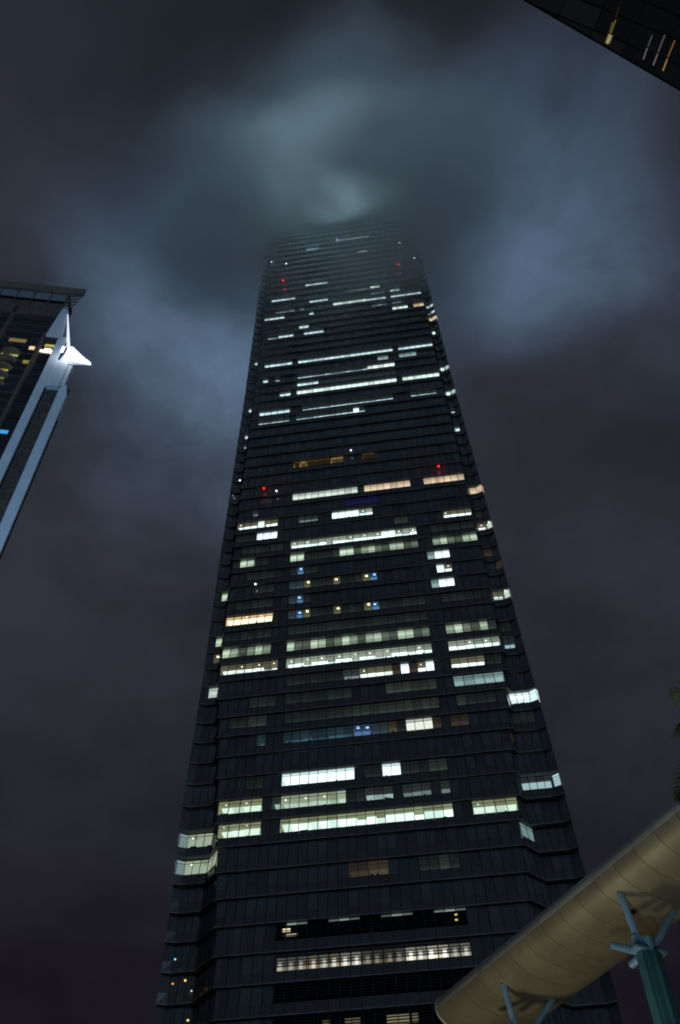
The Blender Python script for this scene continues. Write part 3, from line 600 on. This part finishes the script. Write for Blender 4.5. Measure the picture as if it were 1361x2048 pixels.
for a, b, w, col in (((5.55, .28), (5.44, .68), .075, (.16, .20, .22)), ((5.43, .74), (5.32, 1.16), .06, (.10, .13, .16)), ((6.06, .28), (5.95, .70), .08, (.24, .20, .20)), ((5.93, .76), (5.78, 1.38), .07, (.15, .14, .17)),
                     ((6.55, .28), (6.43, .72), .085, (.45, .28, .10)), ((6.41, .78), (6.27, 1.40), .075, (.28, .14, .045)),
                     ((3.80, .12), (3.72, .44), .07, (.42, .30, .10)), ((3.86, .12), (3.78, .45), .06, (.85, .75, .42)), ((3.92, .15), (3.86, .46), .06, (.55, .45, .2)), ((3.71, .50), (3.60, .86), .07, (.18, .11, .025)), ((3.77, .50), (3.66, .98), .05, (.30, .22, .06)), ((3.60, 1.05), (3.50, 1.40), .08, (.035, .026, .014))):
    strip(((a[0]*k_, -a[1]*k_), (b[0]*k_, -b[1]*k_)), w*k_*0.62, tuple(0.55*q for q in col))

# ------------------------------------------------------------------ tubular walkway canopy on V struts
ax = Vector((-0.450, 0.893, 0)).normalized(); pe = Vector((0.893, 0.450, 0)).normalized()
CP, CZ, CA, CB = 16.9, 13.6, 1.55, 0.70
CAN = thing('walkway_canopy', 'champagne metal clad tubular walkway canopy carried on steel struts at lower right', 'canopy', (pe.x*CP, pe.y*CP, 0), math.atan2(pe.y, pe.x))
# local frame: x across, y along, z up
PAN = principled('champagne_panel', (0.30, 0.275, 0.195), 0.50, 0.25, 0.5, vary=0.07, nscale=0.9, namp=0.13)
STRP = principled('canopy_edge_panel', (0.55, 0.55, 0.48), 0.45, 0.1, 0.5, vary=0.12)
STEEL = principled('strut_paint', (0.24, 0.46, 0.68), 0.4, 0.0, 0.5, nscale=2.0, namp=0.12)
TEAL = principled('pier_paint', (0.055, 0.18, 0.225), 0.5, 0.0, 0.5, nscale=1.0, namp=0.2)
def ell(t, k=1.0): return (CA*k*math.cos(t), CB*k*math.sin(t))
Y0, Y1, PL = 3.0, 24.9, 0.82
def shell_panel(name, t0, t1, y0, y1, mat, seg=14):
    mb = MB(); th = 0.04; vs = []
    for k in range(seg+1):
        t = t0 + (t1-t0)*k/seg; x, z = ell(t); xi, zi = ell(t, 0.965)
        vs.append([(x, y0, CZ+z), (x, y1, CZ+z), (xi, y1, CZ+zi), (xi, y0, CZ+zi)])
    mb.v = [q for r in vs for q in r]
    for k in range(seg):
        for q in range(4):
            q2 = (q+1) % 4; mb.f.append((4*k+q, 4*k+q2, 4*k+4+q2, 4*k+4+q)); mb.m.append(0)
    mb.f.append((0, 3, 2, 1)); mb.m.append(0); e_ = 4*seg; mb.f.append((e_, e_+1, e_+2, e_+3)); mb.m.append(0)
    o = obj(name, mb, mat, CAN, smooth=True)
    md = o.modifiers.new('edge', 'EDGE_SPLIT'); md.split_angle = R(40); return o
y = Y1; i = 0
while y > Y0:
    a, b = max(y-PL, Y0)+0.008, y-0.008
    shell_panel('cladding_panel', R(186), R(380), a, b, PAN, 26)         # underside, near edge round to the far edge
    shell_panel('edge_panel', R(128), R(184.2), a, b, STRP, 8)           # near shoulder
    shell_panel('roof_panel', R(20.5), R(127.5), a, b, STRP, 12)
    y -= PL; i += 1
mb = MB(); m_ = 40
for yy in (Y1-0.03, Y1+0.03): mb.v += [(1.0*ell(2*math.pi*q/m_, 0.93)[0], yy, CZ+ell(2*math.pi*q/m_, 0.93)[1]) for q in range(m_)]
mb.f = [tuple(range(m_)), tuple(reversed(range(m_, 2*m_)))] + [(q, (q+1) % m_, m_+(q+1) % m_, m_+q) for q in range(m_)]; mb.m = [0]*len(mb.f)
obj('end_cap', mb, DARK, CAN)
lin = MB(); m_ = 32
for yy in (Y0+0.05, Y1-0.05): lin.v += [(ell(2*math.pi*q/m_, 0.95)[0], yy, CZ+ell(2*math.pi*q/m_, 0.95)[1]) for q in range(m_)]
lin.f = [(q, (q+1) % m_, m_+(q+1) % m_, m_+q) for q in range(m_)]; lin.m = [0]*m_
obj('shell_lining', lin, DARK, CAN)
rim = MB(); rim.tube([(ell(2*math.pi*q/36)[0], Y1+0.02, CZ+ell(2*math.pi*q/36)[1]) for q in range(37)], 0.035, 6, caps=False); obj('end_rim', rim, STRP, CAN, smooth=True)
def vsupport(yy, label):
    bx_, bz = -0.75, 11.75
    S = link('strut_support', None, CAN)
    for name, p, q, r in (('strut', (bx_-0.12, yy+0.05, bz+0.10), (-1.12, yy, CZ-0.48), .09), ('strut', (bx_+0.22, yy, bz+0.10), (0.46, yy-0.05, CZ-0.66), .09), ('stub', (bx_-0.12, yy+0.2, bz+0.06), (-0.85, yy+1.0, bz+0.55), .10), ('stub', (bx_+0.1, yy+0.15, bz+0.04), (bx_+0.1, yy+0.75, bz), .10)):
        s_ = MB(); s_.tube([p, q], [r, r*0.92], 12); obj(name, s_, STEEL, S, smooth=False)
    f_ = MB(); f_.box(bx_-0.46, bx_+0.46, yy-0.17, yy+0.17, bz-0.06, bz+0.0); f_.box(bx_-0.34, bx_+0.34, yy-0.05, yy+0.05, bz, bz+0.32); f_.box(bx_-0.05, bx_+0.05, yy-0.2, yy+0.2, bz, bz+0.28)
    obj('cap_plate', f_, STEEL, S)
    c_ = MB(); c_.prism([(bx_-0.27, 0), (bx_+0.27, 0), (bx_+0.20, bz-0.08), (bx_-0.20, bz-0.08)], yy-0.18, yy+0.18)
    c_.prism([(bx_-0.36, 0), (bx_-0.29, 0), (bx_-0.22, bz-0.1), (bx_-0.29, bz-0.1)], yy-0.12, yy+0.12); c_.prism([(bx_+0.29, 0), (bx_+0.36, 0), (bx_+0.29, bz-0.1), (bx_+0.22, bz-0.1)], yy-0.12, yy+0.12); c_.box(bx_-0.04, bx_+0.04, yy-0.25, yy-0.185, 0, bz-0.09)
    obj('column', c_, TEAL, S)
vsupport(16.35, ''); vsupport(21.85, '')

# ------------------------------------------------------------------ palm at the right edge
PALM = thing('palm_tree', 'palm whose frond tips reach in from right edge of picture', 'palm tree', (6.72, 11.1, 0))
LEAF = principled('palm_leaf', (0.050, 0.062, 0.024), 0.55, 0, 0.3, nscale=3.0, namp=0.35)
BARK = principled('palm_bark', (0.13, 0.11, 0.085), 0.85, nscale=4.0, namp=0.35, bump=0.5)
tr = MB(); tr.tube([(0, 0, 0), (0.06, 0.02, 2.5), (0.03, -0.04, 5.5), (0, 0, 9.55)], [0.24, 0.17, 0.15, 0.13], 12); obj('trunk', tr, BARK, PALM, smooth=True)
random.seed(21)
def frond(az, el, L, droop):
    mb = MB(); d = Vector((math.cos(az), math.sin(az), 0)); p = Vector((0, 0, 9.55)); nseg = 16; path = []
    for k in range(nseg+1):
        t = k/nseg; path.append(p.copy()); e = el - droop*t*t - 0.25*t; p = p + (d*math.cos(e) + Vector((0, 0, 1))*math.sin(e))*(L/nseg)
    mb.tube(path, [0.030*(1-0.85*k/nseg)+0.004 for k in range(nseg+1)], 5)
    side = Vector((-d.y, d.x, 0))
    for k in range(44):
        t = 0.12 + 0.87*k/43; f = t*nseg; a = min(int(f), nseg-1); q = path[a].lerp(path[a+1], f-a); tan = (path[a+1]-path[a]).normalized()
        ll = 0.62*math.sin(math.pi*min(0.12+t*0.9, 1.0))**0.7 + 0.10
        for sg in (-1, 1):
            dr = (side*sg*0.72 + tan*0.62 + Vector((0, 0, random.uniform(-0.30, 0.18)))).normalized(); l_ = ll*random.uniform(0.8, 1.1); wv = tan.cross(dr).normalized().cross(dr).normalized()*0.022
            m1 = q + dr*l_*0.5 + Vector((0, 0, -0.02)); tip = q + dr*l_ + Vector((0, 0, -0.10*l_ - random.uniform(0, 0.06)))
            mb.quad(q-wv*0.5, q+wv*0.5, m1+wv, m1-wv); mb.tri(m1-wv, m1+wv, tip)
    obj('frond', mb, LEAF, PALM)
for k in range(18):
    az = 2*math.pi*k/18*1.0 + random.uniform(-0.12, 0.12); ring = k % 3
    frond(az, (1.0, 0.55, 0.12)[ring] + random.uniform(-0.1, 0.1), random.uniform(2.0, 2.5), (0.9, 1.0, 0.8)[ring])

# ------------------------------------------------------------------ street lamps below the frame that light canopy and palm
POLE = principled('lamp_pole_paint', (0.10, 0.10, 0.11), 0.5)
def street_lamp(x, y, h, col, e, label):
    t = thing('street_lamp', label, 'street lamp', (x, y, 0), 0, 'street lamps on the pavement')
    a = MB(); a.tube([(0, 0, 0), (0, 0, h)], [0.09, 0.06], 10); obj('pole', a, POLE, t, smooth=True)
    b = MB(); b.tube([(0, 0, h), (0, 0, h+0.10), (0, 0, h+0.16)], [0.10, 0.26, 0.22], 14); obj('lamp_head', b, POLE, t)
    c = MB(); ball(c, (0, 0, h+0.36), 0.18); obj('globe', c, emit(tuple(q*4 for q in col)), t, smooth=True)
    ld = bpy.data.lights.new('globe_light', 'POINT'); ld.color = col; ld.energy = e; ld.shadow_soft_size = 0.55
    lo = bpy.data.objects.new('globe_light', ld); COL.objects.link(lo); lo.parent = t; lo.location = (0, 0, h+0.75)
street_lamp(3.2, 15.5, 3.6, (1.0, 0.88, 0.58), 500, 'warm globe street lamp standing before the walkway canopy')
street_lamp(1.2, 25.0, 3.6, (1.0, 0.88, 0.58), 540, 'warm globe street lamp beside far end of walkway canopy')
street_lamp(1.5, 12.0, 3.2, (0.40, 0.70, 1.0), 620, 'cool white globe street lamp nearest the camera')

# ------------------------------------------------------------------ low cloud that swallows the tower's top
cm = bpy.data.materials.new('cloud_vapour'); cm.use_nodes = True; t = cm.node_tree; t.nodes.clear()
c = t.nodes.new('ShaderNodeTexCoord'); sp_ = t.nodes.new('ShaderNodeSeparateXYZ'); t.links.new(c.outputs['Object'], sp_.inputs[0])
big = noise(t, vmath(t, 'ADD', c.outputs['Object'], (0.0, 0.0, -22.0)), 1/62.0, 4, 0.55, 0.5)
zr = math_(t, 'ADD', sp_.outputs[2], maprange(t, big, 0.28, 0.72, -34, 34, False))
ramp = math_(t, 'ADD', maprange(t, zr, 214, 298), math_(t, 'MULTIPLY', maprange(t, zr, 272, 316), 1.7))
topf = maprange(t, sp_.outputs[2], 505, 470)
hd = vmath(t, 'DISTANCE', vmath(t, 'MULTIPLY', c.outputs['Object'], (0.80, 1.30, 0)), (3.0, 146.0, 0), 1)
n3 = noise(t, vmath(t, 'ADD', c.outputs['Object'], (311.0, 57.0, 90.0)), 1/60.0, 3, 0.55, 0.3)
fall = maprange(t, math_(t, 'ADD', math_(t, 'ADD', hd, maprange(t, sp_.outputs[2], 345, 490, 0, 12, False)), maprange(t, n3, 0.25, 0.75, -26, 26, False)), 58, 8)
dn = math_(t, 'MULTIPLY', math_(t, 'MULTIPLY', ramp, math_(t, 'MULTIPLY', topf, maprange(t, sp_.outputs[2], 335, 372, 1.0, 0.40))), math_(t, 'MULTIPLY', fall, maprange(t, big, 0.30, 0.68, 0.50, 1.35)))
pv = t.nodes.new('ShaderNodeVolumePrincipled'); pv.inputs['Color'].default_value = (0.98, 0.99, 1.0, 1); pv.inputs['Anisotropy'].default_value = 0.0
t.links.new(math_(t, 'MULTIPLY', dn, 0.025), pv.inputs['Density'])
o_ = t.nodes.new('ShaderNodeOutputMaterial'); t.links.new(pv.outputs[0], o_.inputs['Volume'])
mb = MB(); mb.box(-104, 112, 44, 180, 200, 506); cl = obj('cloud', mb, cm, kind='stuff')
tag(cl, 'dark low night cloud drifting round the top of the tall tower', 'cloud')
